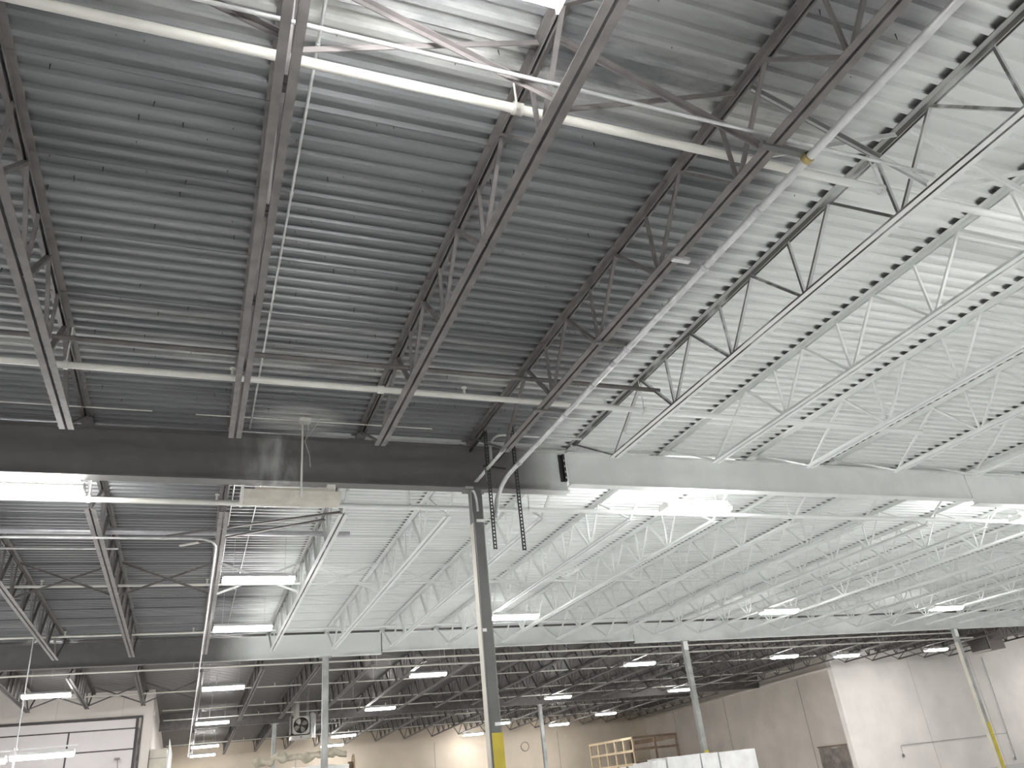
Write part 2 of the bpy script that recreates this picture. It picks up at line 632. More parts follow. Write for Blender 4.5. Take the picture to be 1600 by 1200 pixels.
ORD = ['first', 'second', 'third', 'fourth', 'fifth', 'sixth', 'seventh', 'eighth', 'ninth', 'tenth', 'eleventh',
       'twelfth', 'thirteenth', 'fourteenth', 'fifteenth', 'sixteenth', 'seventeenth', 'eighteenth', 'nineteenth',
       'twentieth', 'twenty-first', 'twenty-second', 'twenty-third', 'twenty-fourth', 'twenty-fifth', 'twenty-sixth']
near_labels = {
    2: 'dark grey bar joist at the left edge of the near bay',
    3: 'dark grey bar joist just left of the thin straight conduit',
    4: 'dark grey bar joist in the middle of the near bay, left of the column line',
    5: 'dark grey bar joist on the column line, left of the thick pale conduit',
    6: 'grey bar joist with white lower chord where white paint begins',
    7: 'white bar joist next right of the half-sprayed grey one in the near bay',
    8: 'second white bar joist right of the half-sprayed grey one, near bay',
    9: 'third white bar joist right of the half-sprayed grey one, near bay',
    10: 'fourth white bar joist right of the half-sprayed grey one, near bay',
    11: 'fifth white bar joist right of the half-sprayed grey one, at right edge',
}
joistD = None
for i, x in enumerate(JX):
    if 2 <= i <= 11:
        mt = M['primer'] if i < 6 else (M['half'] if i == 6 else M['white_paint'])
        jt = joist(x, BAY0, G1, mt, near_labels[i], 'bar joists of the near bay', True)
        if i == 5:
            joistD = jt
    # middle bay
    if i >= 1:
        mt = M['primer'] if i < 4 else (M['half'] if i == 4 else M['white_paint'])
        k = i - 1
        colr = 'dark grey' if i < 4 else ('half white' if i == 4 else 'white painted')
        joist(x, G1, G2, mt, '%s bar joist, %s from the left in the bay behind the near girder' % (colr, ORD[k]),
              'bar joists of the middle bay', True)
    # third bay: shorter where the side walls step in
    short = x < XLEFTRET or x > XRIGHT - 0.1
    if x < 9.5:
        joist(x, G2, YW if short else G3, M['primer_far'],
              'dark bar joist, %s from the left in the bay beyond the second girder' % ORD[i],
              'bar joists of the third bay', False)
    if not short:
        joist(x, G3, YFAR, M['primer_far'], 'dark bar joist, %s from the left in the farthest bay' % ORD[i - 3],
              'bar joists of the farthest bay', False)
# the lower chord of the joist on the column line runs on to the column
ext = MB().bar(P(0.921, 2.24, 1.004), P(0.921, 2.555, 1.004), 0.05, 0.012)
o = part('chord_extension', ext, M['conduit'], joistD)


# ------------------------------------------------------------------ girders
def girder(x0, x1, y, ztp, zbt, mat, label, fw=0.19, splices=(), slotted=False):
    t = thing('steel_girder', label, 'girder', P((x0 + x1) / 2, y, zbt))
    a, b = EYE + zbt * S, EYE + ztp * S
    yc = y * S
    h, tw, tf = fw / 2, 0.012, 0.016
    pr = [(yc - h, a), (yc + h, a), (yc + h, a + tf), (yc + tw, a + tf), (yc + tw, b - tf), (yc + h, b - tf),
          (yc + h, b), (yc - h, b), (yc - h, b - tf), (yc - tw, b - tf), (yc - tw, a + tf), (yc - h, a + tf)]
    part('beam', MB().prism(pr, x0 * S, x1 * S, 'x'), mat, t)
    for sx in splices:
        sp = MB().span((sx * S - 0.05, yc - h * 0.75, a + 0.17), (sx * S - 0.015, yc - h * 0.35, b - 0.05))
        sp.span((sx * S - 0.10, yc - h * 0.38, a + 0.17), (sx * S - 0.005, yc - tw, b - 0.05))
        pl = part('splice_plate', sp, M['strut'] if slotted else mat, t)
        for k in range(4):
            zz = a + 0.22 + k * 0.09
            bl = MB().box((sx * S - 0.033, yc - h * 0.76, zz), (0.012, 0.012, 0.03))
            part('bolt', bl, M['label'] if slotted else mat, pl)
    return t


gt = 1.168
girder(-2.9, 1.328, G1 + 0.02, gt, 0.996, M['girder_near'],
       'deep dark grey girder crossing the picture from the left, ends sprayed white past the column', 0.19, (1.328,), True)
girder(1.338, 3.568, G1 + 0.02, gt, 1.027, M['white_paint'],
       'shallower white girder right of the central column, between two deeper ends', 0.17)
girder(3.575, 8.2, G1 + 0.02, gt, 1.006, M['white_paint'], 'deeper white girder end at the right edge of the picture', 0.19)
g2t = gt - 0.02
girder(-2.9, 1.345, G2, g2t, 0.985, M['girder_mid'],
       'second girder back, dark at left and sprayed white towards its stepped end', 0.18, (1.345,))
girder(1.355, 3.585, G2, g2t, 1.005, M['white_paint'], 'shallow white girder of the second row, behind the central column', 0.17, (3.585,))
girder(3.592, 9.4, G2, g2t, 0.985, M['white_paint'], 'white girder of the second row running right to the heater', 0.18)
girder(XLEFTRET + 0.02, XRIGHT - 0.02, G3, zc(G3) + 0.168, zc(G3) + 0.0, M['primer_far'],
       'dark girder of the third row deep in the far roof', 0.18)


# ------------------------------------------------------------------ columns
def column(x, y, zt, mat, label, yellow=None, w=0.162, cream=True, splat=False):
    t = thing('steel_column', label, 'column', (x * S, y * S, 0))
    zt = EYE + zt * S
    cx, cy = x * S, y * S
    h = w / 2
    c = 0.018
    pr = [(cx - h + c, cy - h), (cx + h - c, cy - h), (cx + h, cy - h + c), (cx + h, cy + h - c),
          (cx + h - c, cy + h), (cx - h + c, cy + h), (cx - h, cy + h - c), (cx - h, cy - h + c)]
    part('shaft', MB().prism(pr, 0.02, zt - 0.02, 'z'), mat, t)
    part('cap_plate', MB().box((cx, cy, zt - 0.01), (w + 0.16, w + 0.04, 0.02)), mat, t)
    part('base_plate', MB().box((cx, cy, 0.01), (w + 0.16, w + 0.16, 0.02)), mat, t)
    if yellow is not None:
        zy = EYE + yellow * S
        g = 0.004
        yl = MB().span((cx - h + 0.02, cy - h - g, 0.03), (cx + h + g, cy - h, zy))
        yl.span((cx + h, cy - h, 0.03), (cx + h + g, cy + h, zy))
        part('yellow_band', yl, M['yellow'], t)
    if cream:
        part('edge_strip', MB().span((cx - h - 0.006, cy - h + 0.01, 0.03), (cx - h, cy + h - 0.01, zt - 0.5)), M['trim_cream'], t)
    if splat:
        part('paint_splash', MB().span((cx - h - 0.003, cy - h - 0.003, zt - 0.3), (cx + h + 0.003, cy - h, zt - 0.02)), M['white_paint'], t)
    return t


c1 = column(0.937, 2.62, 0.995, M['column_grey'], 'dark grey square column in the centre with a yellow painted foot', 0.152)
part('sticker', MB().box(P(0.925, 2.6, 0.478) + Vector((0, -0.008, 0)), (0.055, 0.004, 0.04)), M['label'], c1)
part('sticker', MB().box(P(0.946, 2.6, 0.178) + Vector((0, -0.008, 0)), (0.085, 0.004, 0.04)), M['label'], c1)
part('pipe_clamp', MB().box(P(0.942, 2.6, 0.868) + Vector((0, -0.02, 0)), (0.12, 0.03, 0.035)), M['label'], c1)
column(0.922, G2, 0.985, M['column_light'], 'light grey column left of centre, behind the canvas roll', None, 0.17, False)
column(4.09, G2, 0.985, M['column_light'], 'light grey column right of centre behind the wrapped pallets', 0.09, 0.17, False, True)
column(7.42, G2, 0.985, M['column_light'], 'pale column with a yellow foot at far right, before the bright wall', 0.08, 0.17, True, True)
column(4.17, G3, 0.865, M['column_light'], 'slender far column just right of the central column', None, 0.17, False)
column(0.905, G3, 0.865, M['column_light'], 'slender far column left of the fan heater', None, 0.17, False)


# ------------------------------------------------------------------ pipes and conduits
def arc(c, a, b, n=8):
    """points of a quarter bend from a to b around corner c"""
    c, a, b = Vector(c), Vector(a), Vector(b)
    out = []
    for k in range(n + 1):
        t = k / n
        out.append(a * (1 - t) ** 2 + c * 2 * t * (1 - t) + b * t * t)
    return out


def xpipe(name, label, cat, x0, x1, y, z, r, mat, group=None, hangers=(), heads=(), couplings=(), x1z=None, hz=None, hm=None):
    ze = z if x1z is None else x1z
    t = thing(name, label, cat, P((x0 + x1) / 2, y, z), group)
    at = lambda x: z + (ze - z) * (x - x0) / (x1 - x0)
    part('pipe', MB().tube([P(x0, y, z), P(x1, y, ze)], r, 12), mat, t)
    for hx in hangers:
        p = P(hx, y, at(hx))
        hz_ = (EYE + (zc(y) + TOP) * S - 0.01) if hz is None else EYE + hz * S
        hb = MB().tube([p + Vector((0, 0, r * 0.6)), (p.x, p.y, hz_)], 0.008, 6)
        hg = part('hanger', hb, hm or mat, t)
        part('clamp', MB().tube([p - Vector((0.02, 0, 0)), p + Vector((0.02, 0, 0))], r * 1.35, 12), hm or mat, hg)
    for hx in heads:
        p = P(hx, y, at(hx))
        hb = MB().tube([p, p + Vector((0, 0, r + 0.035)), p + Vector((0, 0, r + 0.075))], [0.017, 0.017, 0.009], 8)
        hb.tube([p + Vector((0, 0, r + 0.07)), p + Vector((0, 0, r + 0.082))], 0.03, 10)
        part('sprinkler_head', hb, M['pipe_white'], t)
    for hx in couplings:
        p = P(hx, y, at(hx))
        part('coupling', MB().tube([p - Vector((0.035, 0, 0)), p + Vector((0.035, 0, 0))], r * 1.35, 12), mat, t)
    return t


xpipe('sprinkler_pipe', 'thick white sprinkler pipe crossing the top of the near bay', 'pipe', -0.75, 2.4, 0.918, 1.09, 0.034,
      M['pipe_white'], None, (0.47, 1.345), (), (0.47,))
xpipe('sprinkler_pipe', 'white sprinkler pipe with upright heads, nearer the girder in the near bay', 'pipe', -1.2, 2.6, 2.008, 1.07,
      0.034, M['pipe_white'], None, (-0.37, 1.345), (0.035, 0.71, 1.2), (0.45,), 1.066)
xpipe('bridging_rod', 'slim bright rod along the joists beside the thick white sprinkler pipe', 'rod', -0.4, 1.35, 0.802, 1.032, 0.013, M['conduit'])
xpipe('bridging_bar', 'thin dark bar across the near joists just before the second sprinkler pipe', 'rod', -1.2, 1.36, 1.922, 1.10, 0.027, M['primer_far'])
xpipe('wall_conduit', 'thin white conduit at the left end of the near bay by the girder', 'conduit', -1.2, -0.19, 2.47, 1.172, 0.008, M['pipe_white'])
xpipe('wall_conduit', 'thin white conduit above the hung unlit lamp, along the near girder', 'conduit', -0.06, 0.74, 2.475, 1.172, 0.008, M['pipe_white'])
# behind the near girder
xpipe('sprinkler_main', 'long white pipe hung just behind the near girder', 'pipe', -1.3, 8.0, 2.84, 1.0, 0.036, M['pipe_white'], None,
      (-0.38, 0.74, 1.25, 2.6), (0.03,), (0.33,))
xpipe('sprinkler_main', 'wide grey pipe high under the deck behind the near girder', 'pipe', -1.3, 0.62, 3.485, 1.09, 0.048, M['pipe_grey'])
xpipe('conduit_run', 'slim pale conduit at left behind the bent conduit', 'conduit', -1.3, -0.34, 3.6, 1.05, 0.014, M['conduit'])
xpipe('sprinkler_branch', 'white branch pipe behind the nearer lit lamp on the dark left roof', 'pipe', -1.4, 3.2, 4.31, 1.07, 0.026, M['pipe_white'], None,
      (-0.4, 0.5), (-0.72, 0.03))
xpipe('sprinkler_branch', 'white branch pipe just before the second girder at left', 'pipe', -1.4, 3.2, 5.53, 1.065, 0.026, M['pipe_white'], None,
      (-0.4, 0.5), (-0.75, -0.02))
xpipe('sprinkler_branch', 'white pipe seen just under the second girder', 'pipe', -1.5, 7.6, 6.36, 0.972, 0.024, M['pipe_white'], None,
      (-0.9, 0.0, 1.9, 3.0))
xpipe('sprinkler_main', 'white pipe on rod hangers beyond the second girder', 'pipe', 1.0, 8.3, 6.72, 0.965, 0.032, M['pipe_white'], None,
      (1.42, 2.1, 2.75, 3.62, 4.15, 5.2, 5.7, 6.9), (), ())
for y, x0, x1 in ((7.74, -1.0, 6.9), (8.80, -0.25, 7.5), (10.77, 1.2, 7.5), (9.5, -0.25, 7.5), (11.9, -0.25, 7.4)):
    hs = [x for x in (0.2, 1.6, 3.0, 4.4, 5.8) if x0 < x < x1]
    xpipe('sprinkler_branch', {7.74: 'pale branch pipe in the dark third bay, nearest of the far pipes',
                               8.80: 'pale branch pipe in the dark third bay, beyond the nearest lamps',
                               10.77: 'bright branch pipe running past the slender far column',
                               9.5: 'pale branch pipe close before the third girder',
                               11.9: 'faint branch pipe in the farthest bay'}[y], 'pipe', x0, x1, y, zc(y) + 0.06,
          0.03 if y == 10.77 else 0.022, M['pipe_white'], None, hs, [x + 0.5 for x in hs])


def ypipe(name, label, x, y0, y1, z, r, mat, couplings=(), z1=None):
    t = thing(name, label, 'conduit', P(x, (y0 + y1) / 2, z))
    ze = z if z1 is None else z1
    part('pipe', MB().tube([P(x, y0, z), P(x, y1, ze)], r, 10), mat, t)
    for yc in couplings:
        p = P(x, yc, z + (ze - z) * (yc - y0) / (y1 - y0))
        part('coupling', MB().tube([p - Vector((0, 0.03, 0)), p + Vector((0, 0.03, 0))], r * 1.4, 10), M['conduit'], t)
    return t


ypipe('thin_conduit', 'thin straight conduit under the dark deck, second joist to its left', 0.115, -0.6, 2.56, 1.172, 0.011, M['conduit'], (1.34, 1.9, 0.95))
ypipe('thin_conduit', 'left of two thin conduits on the dark deck above the nearer left lamp', 0.095, 2.9, 5.6, 1.174, 0.009, M['conduit'], (3.6, 4.4), 1.158)
ypipe('thin_conduit', 'right of two thin conduits on the dark deck above the nearer left lamp', 0.195, 2.9, 6.1, 1.174, 0.009, M['conduit'], (3.7, 4.8), 1.155)

# thick pale conduit under the joists, bent down past the girder
t = thing('large_conduit', 'thick pale conduit running to the girder and bending down beside the column', 'conduit', P(1.004, 1.4, 0.99))
a = P(1.004, 2.40, 0.99)
pts = [P(1.006, 0.2, 0.99), a] + arc(P(0.998, 2.485, 0.985), a, P(0.966, 2.475, 0.905), 8)[1:] + [P(0.955, 2.47, 0.835)]
part('pipe', MB().tube(pts, 0.031, 14), M['conduit'], t)
for yc in (0.955, 1.60, 1.735, 2.32):
    p = P(1.004, yc, 0.99)
    part('coupling', MB().tube([p - Vector((0, 0.035, 0)), p + Vector((0, 0.035, 0))], 0.038, 14), M['pipe_grey'], t)
p = P(0.958, 2.471, 0.86)
part('coupling', MB().tube([p, p - Vector((0.02, 0, 0.06))], 0.037, 14), M['pipe_grey'], t)
for yc, xa, nm in ((0.80, 0.90, 0), (1.15, 0.92, 1), (1.52, 0.91, 2), (1.93, 0.90, 3)):
    br = MB().bar(P(xa, yc, 1.0), P(1.01 if nm != 1 else 0.965, yc, 1.0), 0.045, 0.04)
    b = part('strut_bracket', br, M['column_grey'] if nm != 1 else M['conduit'], t)
    part('clamp', MB().tube([P(1.004, yc - 0.006, 0.99), P(1.004, yc + 0.006, 0.99)], 0.042, 14), M['brass'] if nm == 0 else M['pipe_grey'], b)

# small bent conduit over the girder
t = thing('conduit_elbow', 'short pale bent conduit rising over the girder above the column', 'conduit', P(0.95, 2.45, 1.03))
pts = [P(0.949, 2.45, 1.035), P(0.95, 2.45, 1.09)] + arc(P(0.95, 2.45, 1.152), P(0.95, 2.45, 1.09), P(1.01, 2.45, 1.154), 8)[1:] + [P(1.33, 2.45, 1.156)]
part('pipe', MB().tube(pts, 0.020, 12), M['conduit'], t)
part('coupling', MB().tube([P(0.949, 2.45, 1.032), P(0.949, 2.45, 1.05)], 0.026, 12), M['pipe_grey'], t)


# slotted struts
def slotted(x, y, z0, z1, za, label):
    t = thing('slotted_strut', label, 'strut', P(x, y, z0))
    p0, p1 = P(x, y, z0), P(x, y, z1)
    rails = MB()
    for s in (-1, 1):
        rails.span((p0.x + s * 0.02 - 0.004, p0.y - 0.02, p0.z), (p0.x + s * 0.02 + 0.004, p0.y + 0.001, p1.z))
        rails.span((p0.x + s * 0.016 - 0.005, p0.y - 0.021, p0.z), (p0.x + s * 0.016 + 0.005, p0.y - 0.018, p1.z))
    part('side_rail', rails, M['strut'], t)
    lev, solid = [p0.z], []
    while lev[-1] < p1.z:
        lev += [lev[-1] + 0.020, lev[-1] + 0.048]
        solid += [True, False]
    cx_ = (-0.022, -0.012, 0.012, 0.022)
    web = MB()
    fs = []
    for r in range(len(lev) - 1):
        for c in range(3):
            if c != 1 or solid[r]:
                fs.append((r * 4 + c, r * 4 + c + 1, r * 4 + c + 5, r * 4 + c + 4))
    web.add([(p0.x + a, p0.y - 0.0205, z) for z in lev for a in cx_], fs)
    part('top_arm', MB().bar(P(x, y, za), P(x, G1 + 0.0163, za), 0.03, 0.03), M['strut'], t)
    part('slotted_web', web, M['strut'], t)
    return t


slotted(0.930, 2.44, 0.715, 1.16, 1.154, 'left of two dark slotted struts hanging in front of the girder')
slotted(1.035, 2.435, 0.71, 1.1835, 1.119, 'right of two dark slotted struts hanging in front of the girder')
t = thing('strut_frame', 'small dark cross strut with a drop rod below the girder joint by the column', 'strut', P(0.91, 2.44, 1.0))
part('cross_bar', MB().bar(P(0.905, 2.42, 1.012), P(0.99, 2.42, 1.003), 0.03, 0.03), M['strut'], t)
part('drop_rod', MB().tube([P(0.912, 2.42, 1.012), P(0.915, 2.42, 0.955)], 0.013, 8), M['column_grey'], t)

# bent conduit on the dark roof left
t = thing('bent_conduit', 'slim conduit bending under the dark roof at left, then running away to the far wall', 'conduit', P(-0.5, 3.23, 0.985))
a, b = P(-0.05, 3.23, 0.985), P(0.046, 3.36, 0.984)
pts = [P(-1.3, 3.23, 0.985), a] + arc(P(0.046, 3.23, 0.985), a, b, 8)[1:] + [P(0.04, 6.1, 0.955), P(0.03, 9.0, 0.868), P(0.025, 12.6, 0.765)]
part('pipe', MB().tube(pts, 0.016, 10), M['conduit'], t)
for q in ((-0.15, 3.23, 0.985), (0.043, 4.6, 0.972), (0.04, 6.1, 0.955)):
    p = P(*q)
    part('coupling', MB().tube([p - Vector((0.0, 0.03, 0)), p + Vector((0.0, 0.03, 0))] if q[1] > 4 else [p - Vector((0.03, 0, 0)), p + Vector((0.03, 0, 0))], 0.022, 10), M['pipe_grey'], t)

# two loose bars crossing the dark roof at left
single('bracing_bar', MB().bar(P(-0.149, 3.35, 1.03), P(0.505, 3.0, 1.03), 0.06, 0.02), M['primer_far'],
       'upper of two dark bars lying aslant behind the near girder at left', 'bar', P(0.1, 3.15, 1.03))
t = thing('bracing_bar', 'lower of two dark bars aslant behind the near girder, with a pale end', 'bar', P(0.1, 3.3, 1.03))
part('bar', MB().bar(P(-0.02, 3.43, 1.03), P(0.45, 3.10, 1.03), 0.055, 0.02), M['primer_far'], t)
part('pale_end', MB().bar(P(-0.095, 3.483, 1.03), P(-0.02, 3.43, 1.03), 0.05, 0.02), M['pipe_white'], t)


# ------------------------------------------------------------------ cross bracing between joists
def cross(i, y, mat, label, group):
    xa, xb = JX[i] + 0.014, JX[i + 1] - 0.014
    z0, z1 = zc(y) + 0.012, zc(y) + 0.172
    t = thing('cross_brace', label, 'brace', P((xa + xb) / 2, y, z0), group)
    part('brace_angle', MB().bar(P(xa, y + 0.008, z0), P(xb, y + 0.008, z1), 0.008, 0.042).bar(P(xa, y + 0.012, z0 + 0.005), P(xb, y + 0.012, z1 + 0.005), 0.04, 0.006), mat, t)
    part('brace_angle', MB().bar(P(xa, y - 0.008, z1), P(xb, y - 0.008, z0), 0.008, 0.042).bar(P(xa, y - 0.012, z1 + 0.005), P(xb, y - 0.012, z0 + 0.005), 0.04, 0.006), mat, t)


names = {2: 'leftmost dark', 3: 'second dark', 4: 'third dark', 5: 'half-sprayed', 6: 'first white', 7: 'second white', 8: 'third white', 9: 'fourth white'}
for i in range(2, 10):
    mt = M['primer'] if i < 5 else (M['half'] if i == 5 else M['white_paint'])
    cross(i, 0.825, mt, '%s cross brace from the left in the near bay beside the thick pipe' % names[i], 'cross braces of the near bay')
for i in range(1, 12):
    mt = M['primer'] if i < 3 else (M['half'] if i == 3 else M['white_paint'])
    cross(i, 4.235, mt, '%s cross brace, %s from the left, in the bay behind the near girder' % ('dark' if i < 3 else 'white', ORD[i - 1]), 'cross braces of the middle bay')
for i in range(0, 3):
    cross(i, 7.9, M['primer_far'], 'dark cross brace before the cream wall, %s from the left' % ORD[i], 'cross braces by the dock door wall')


# ------------------------------------------------------------------ lamps
def lamp_meshes():
    L, W = 1.22, 0.30
    pr = [(-W / 2, 0.0), (W / 2, 0.0), (W / 2, 0.03), (0.09, 0.075), (-0.09, 0.075), (-W / 2, 0.03)]
    hs = MB().prism(pr, -L / 2, L / 2, 'x').mesh('housing', M['housing'])
    pl = [(-W / 2 + 0.005, 0.0), (-W / 2 + 0.02, -0.03), (-W / 2 + 0.075, -0.075), (W / 2 - 0.075, -0.075), (W / 2 - 0.02, -0.03), (W / 2 - 0.005, 0.0)]
    ln = MB().prism(pl, -L / 2 + 0.012, L / 2 - 0.012, 'x').mesh('lens', M['lens'])
    cp = MB().box((0, 0, -0.012), (0.012, W + 0.01, 0.05)).mesh('end_cap', M['housing'])
    return hs, ln, cp


HS, LN, CP = lamp_meshes()
UP = MB().tube([(-0.56, 0, 0), (0.56, 0, 0)], 0.02, 8).mesh('upper_tube', M['tube'])


def lamp(x, y, z, label, group='fluorescent strip lamps', zroof=None, rods=True):
    t = thing('strip_lamp', label, 'lamp', P(x, y, z), group)
    link('housing', HS, t)
    link('lens', LN, t)
    if 'cut by the top' in label or 'near girder' in label or 'dazzling' in label or 'right edge below' in label:                    # the open-topped kind also throws light up
        for s in (-1, 1):
            link('upper_tube', UP, t, (0, s * 0.115, 0.085))
    link('end_cap', CP, t, (-0.61, 0, 0))
    link('end_cap', CP, t, (0.61, 0, 0))
    zr = (EYE + (zc(y) + TOP) * S if zroof is None else EYE + zroof * S) - (EYE + z * S)
    if rods:
        for s in (-0.44, 0.44):
            link('hanger_rod', MB().tube([(s, 0, 0.05), (s, 0, zr)], 0.004, 5).mesh('hanger_rod', M['conduit']), t)
    return t


lamps = [
    (0.25, 0.598, 'lit lamp cut by the top edge of the picture, above the thick sprinkler pipe'),
    (-0.54, 2.70, 'large lit lamp at far left just behind the near girder'),
    (1.985, 2.72, 'dazzling lit lamp close behind the white girder, right of the central column'),
    (4.16, 2.74, 'lit lamp cut by the right edge below the white girder'),
    (0.255, 3.83, 'nearer lit lamp on the dark left roof, in front of the branch pipe'),
    (0.253, 4.93, 'lit lamp just before the second girder on the left'),
    (1.931, 4.83, 'lit lamp beside the central column on the white roof'),
    (4.135, 4.91, 'lit lamp over the white girder right of the second column'),
    (5.96, 4.98, 'lit lamp under the white roof at right, before the pale column'),
    (-1.015, 7.06, 'lit lamp in front of the cream dock door wall at left'),
    (0.241, 7.16, 'lit lamp under the second girder at left'),
    (1.948, 7.06, 'lit lamp left of the central column in the dark bay'),
    (4.13, 7.11, 'lit lamp left of the second column in the dark bay'),
    (5.953, 7.16, 'lit lamp right of the second column, before the wall corner'),
    (6.97, 7.33, 'lit lamp at the corner of the bright wall'),
    (8.30, 7.27, 'lit lamp left of the pale right column'),
    (0.228, 9.26, 'lit lamp beyond the dock wall corner, second down'),
    (1.943, 9.06, 'lit lamp with bluish glow right of the light grey column'),
    (4.126, 9.16, 'lit lamp above the slender far column'),
    (5.925, 9.28, 'lit lamp touching the second column'),
    (0.214, 11.45, 'lit lamp in the farthest bay beyond the dock wall corner, upper of two'),
    (1.963, 11.52, 'lit lamp right of the canvas roll column, upper of two near the far wall'),
    (4.211, 11.54, 'lit lamp half hidden by the central column'),
    (5.897, 11.40, 'small lit lamp above the timber crate'),
    (0.214, 12.56, 'lit lamp by the far wall beyond the dock wall corner, lowest'),
    (1.997, 12.71, 'lit lamp by the far wall behind the light grey column'),
    (4.234, 12.84, 'lit lamp by the far wall left of the yellow column foot'),
    (5.554, 12.41, 'lit lamp by the far wall right of the slender far column'),
]
for x, y, lb in lamps:
    lamp(x, y, zc(y) - 0.018, lb)
# unseen lamps added beside and behind the camera, extending the rows for more light
for x, y in ((2.0, 0.63), (4.1, 0.63), (6.0, 0.63), (6.0, 2.72), (8.0, 2.7), (8.1, 4.9), (-1.6, 0.6), (-1.6, 4.9), (-0.56, -1.4), (2.0, -3.2), (6.5, -3.2), (-1.6, -3.2), (6.0, -0.6), (0.25, -1.4), (2.0, -1.4), (4.1, -1.4), (-1.6, -1.4), (6.5, -1.4),
             (0.25, -3.2), (4.1, -3.2), (8.5, -1.4), (11.0, 7.3)):  # the last one is added out of frame to brighten the right wall
    lamp(x, y, zc(y) - 0.018, 'added fill lamp out of view beside or behind the camera', 'added fill lamps out of view')
# two lamps hung low at left on a drop pole
lamp(-0.775, 5.6, 0.415, 'lit low-hung lamp at the bottom left, right of its drop pole', 'low-hung lamps', None, False)
lamp(-1.12, 5.6, 0.405, 'lit low-hung lamp at the bottom left edge, left of its drop pole', 'low-hung lamps', None, False)
t = thing('drop_pole', 'thin grey pole dropping past the low-hung lamps at left', 'pole', P(-0.905, 5.5, 0.2))
part('pole', MB().tube([P(-0.905, 5.46, 1.165), P(-0.89, 5.46, 0.2)], 0.014, 8), M['conduit'], t)
part('crossarm', MB().bar(P(-1.2, 5.6, 0.445), P(-0.6, 5.6, 0.455), 0.03, 0.03), M['housing'], t)
part('bracket', MB().bar(P(-0.9, 5.46, 0.45), P(-0.9, 5.6, 0.45), 0.03, 0.03), M['housing'], t)

# unlit, oversprayed lamp hung on a pole in front of the girder
t = thing('hung_lamp', 'unlit cream lamp housing hung on a white pole before the dark girder', 'lamp', P(0.26, 2.5, 0.885))
c = P(0.26, 2.5, 0.885)
hb = MB().prism([(c.y - 0.13, c.z), (c.y + 0.13, c.z), (c.y + 0.15, c.z + 0.11), (c.y + 0.1, c.z + 0.13), (c.y - 0.1, c.z + 0.13), (c.y - 0.15, c.z + 0.11)], c.x - 0.59, c.x + 0.57, 'x')
part('housing', hb, M['masked'], t)
part('end_cap', MB().box((c.x - 0.6, c.y, c.z + 0.07), (0.03, 0.33, 0.17)), M['pipe_white'], t)
part('ballast_tray', MB().box((c.x + 0.02, c.y, c.z + 0.15), (0.95, 0.14, 0.04)), M['trim_cream'], t)
part('junction_box', MB().box((c.x + 0.46, c.y, c.z + 0.19), (0.1, 0.1, 0.1)), M['pipe_white'], t)
part('cable', MB().tube([(c.x + 0.42, c.y, c.z + 0.2), (c.x + 0.3, c.y - 0.03, c.z + 0.19), (c.x + 0.15, c.y - 0.05, c.z + 0.165), (c.x + 0.05, c.y - 0.05, c.z + 0.15)], 0.014, 8), M['pipe_white'], t)
px_ = P(0.281, 2.47, 1.185)
part('pole', MB().tube([(px_.x, px_.y, EYE + 1.184 * S), (px_.x, px_.y - 0.05, c.z + 0.02)], 0.013, 8), M['pipe_white'], t)
part('pole_flange', MB().box((px_.x + 0.03, px_.y, EYE + 1.172 * S), (0.14, 0.08, 0.05)), M['pipe_white'], t)
w1 = [P(0.282, 2.46, 1.165), P(0.31, 2.44, 1.10), P(0.335, 2.44, 1.16), P(0.38, 2.44, 1.19)]
part('wire', MB().tube([P(0.375, 2.45, 1.172), P(0.335, 2.44, 1.165), P(0.315, 2.44, 1.13), P(0.29, 2.44, 1.09)], 0.003, 5), M['pipe_white'], t)
part('wire', MB().tube([P(0.286, 2.44, 1.08), P(0.296, 2.44, 1.05), P(0.303, 2.44, 1.03), P(0.306, 2.44, 0.99)], 0.003, 5), M['pipe_white'], t)
part('wire', MB().tube([P(0.295, 2.44, 1.16), P(0.297, 2.44, 1.12), P(0.287, 2.44, 1.08)], 0.003, 5), M['pipe_white'], t)

# fittings at the column head
t = thing('cable_drop', 'grey bracket with a bent pipe and cable on the left of the central column head', 'bracket', P(0.9, 2.53, 0.9))
part('bracket_box', MB().box(P(0.887, 2.54, 0.972), (0.11, 0.06, 0.035)), M['column_light'], t)
part('bracket_plate', MB().box(P(0.883, 2.54, 0.965), (0.16, 0.08, 0.01)), M['column_grey'], t)
part('bent_pipe', MB().tube(arc(P(0.914, 2.54, 0.965), P(0.897, 2.54, 0.967), P(0.914, 2.54, 0.885), 8), 0.017, 8), M['conduit'], t)
part('cable', MB().tube([P(0.893, 2.54, 0.965), P(0.896, 2.55, 0.9), P(0.908, 2.57, 0.83), P(0.912, 2.58, 0.7), P(0.91, 2.585, 0.3), P(0.909, 2.585, 0.0)], 0.006, 6), M['cable'], t)

# ------------------------------------------------------------------ dock door on the left wall
YD = YW * S
door = link('door_1', MB().span((-1.75 * S, YD - 0.02, 0.02), (-0.44 * S, YD - 0.001, EYE + 0.865 * S)).mesh('door_1', M['rail'], P(-1.1, YW, 0)), None, P(-1.1, YW, 0))
door['kind'] = 'structure'
zs = [0.866, 0.781, 0.61, 0.44, 0.27, 0.1, -0.07, -0.24, -0.40]
for k in range(len(zs) - 1):
    for xa, xb in ((-1.74, -0.985), (-0.97, -0.448)):
        if k == 0 and xa > -1:
            continue
        if k == 0:
            xa, xb = -1.74, -0.448
        part('door_panel', MB().span((xa * S, YD - 0.045, EYE + (zs[k + 1] + 0.006) * S), (xb * S, YD - 0.02, EYE + (zs[k] - 0.006) * S)), M['door'], door)
part('door_head', MB().span((-1.78 * S, YD - 0.07, EYE + 0.866 * S), (-0.395 * S, YD - 0.005, EYE + 0.884 * S)), M['rail'], door)
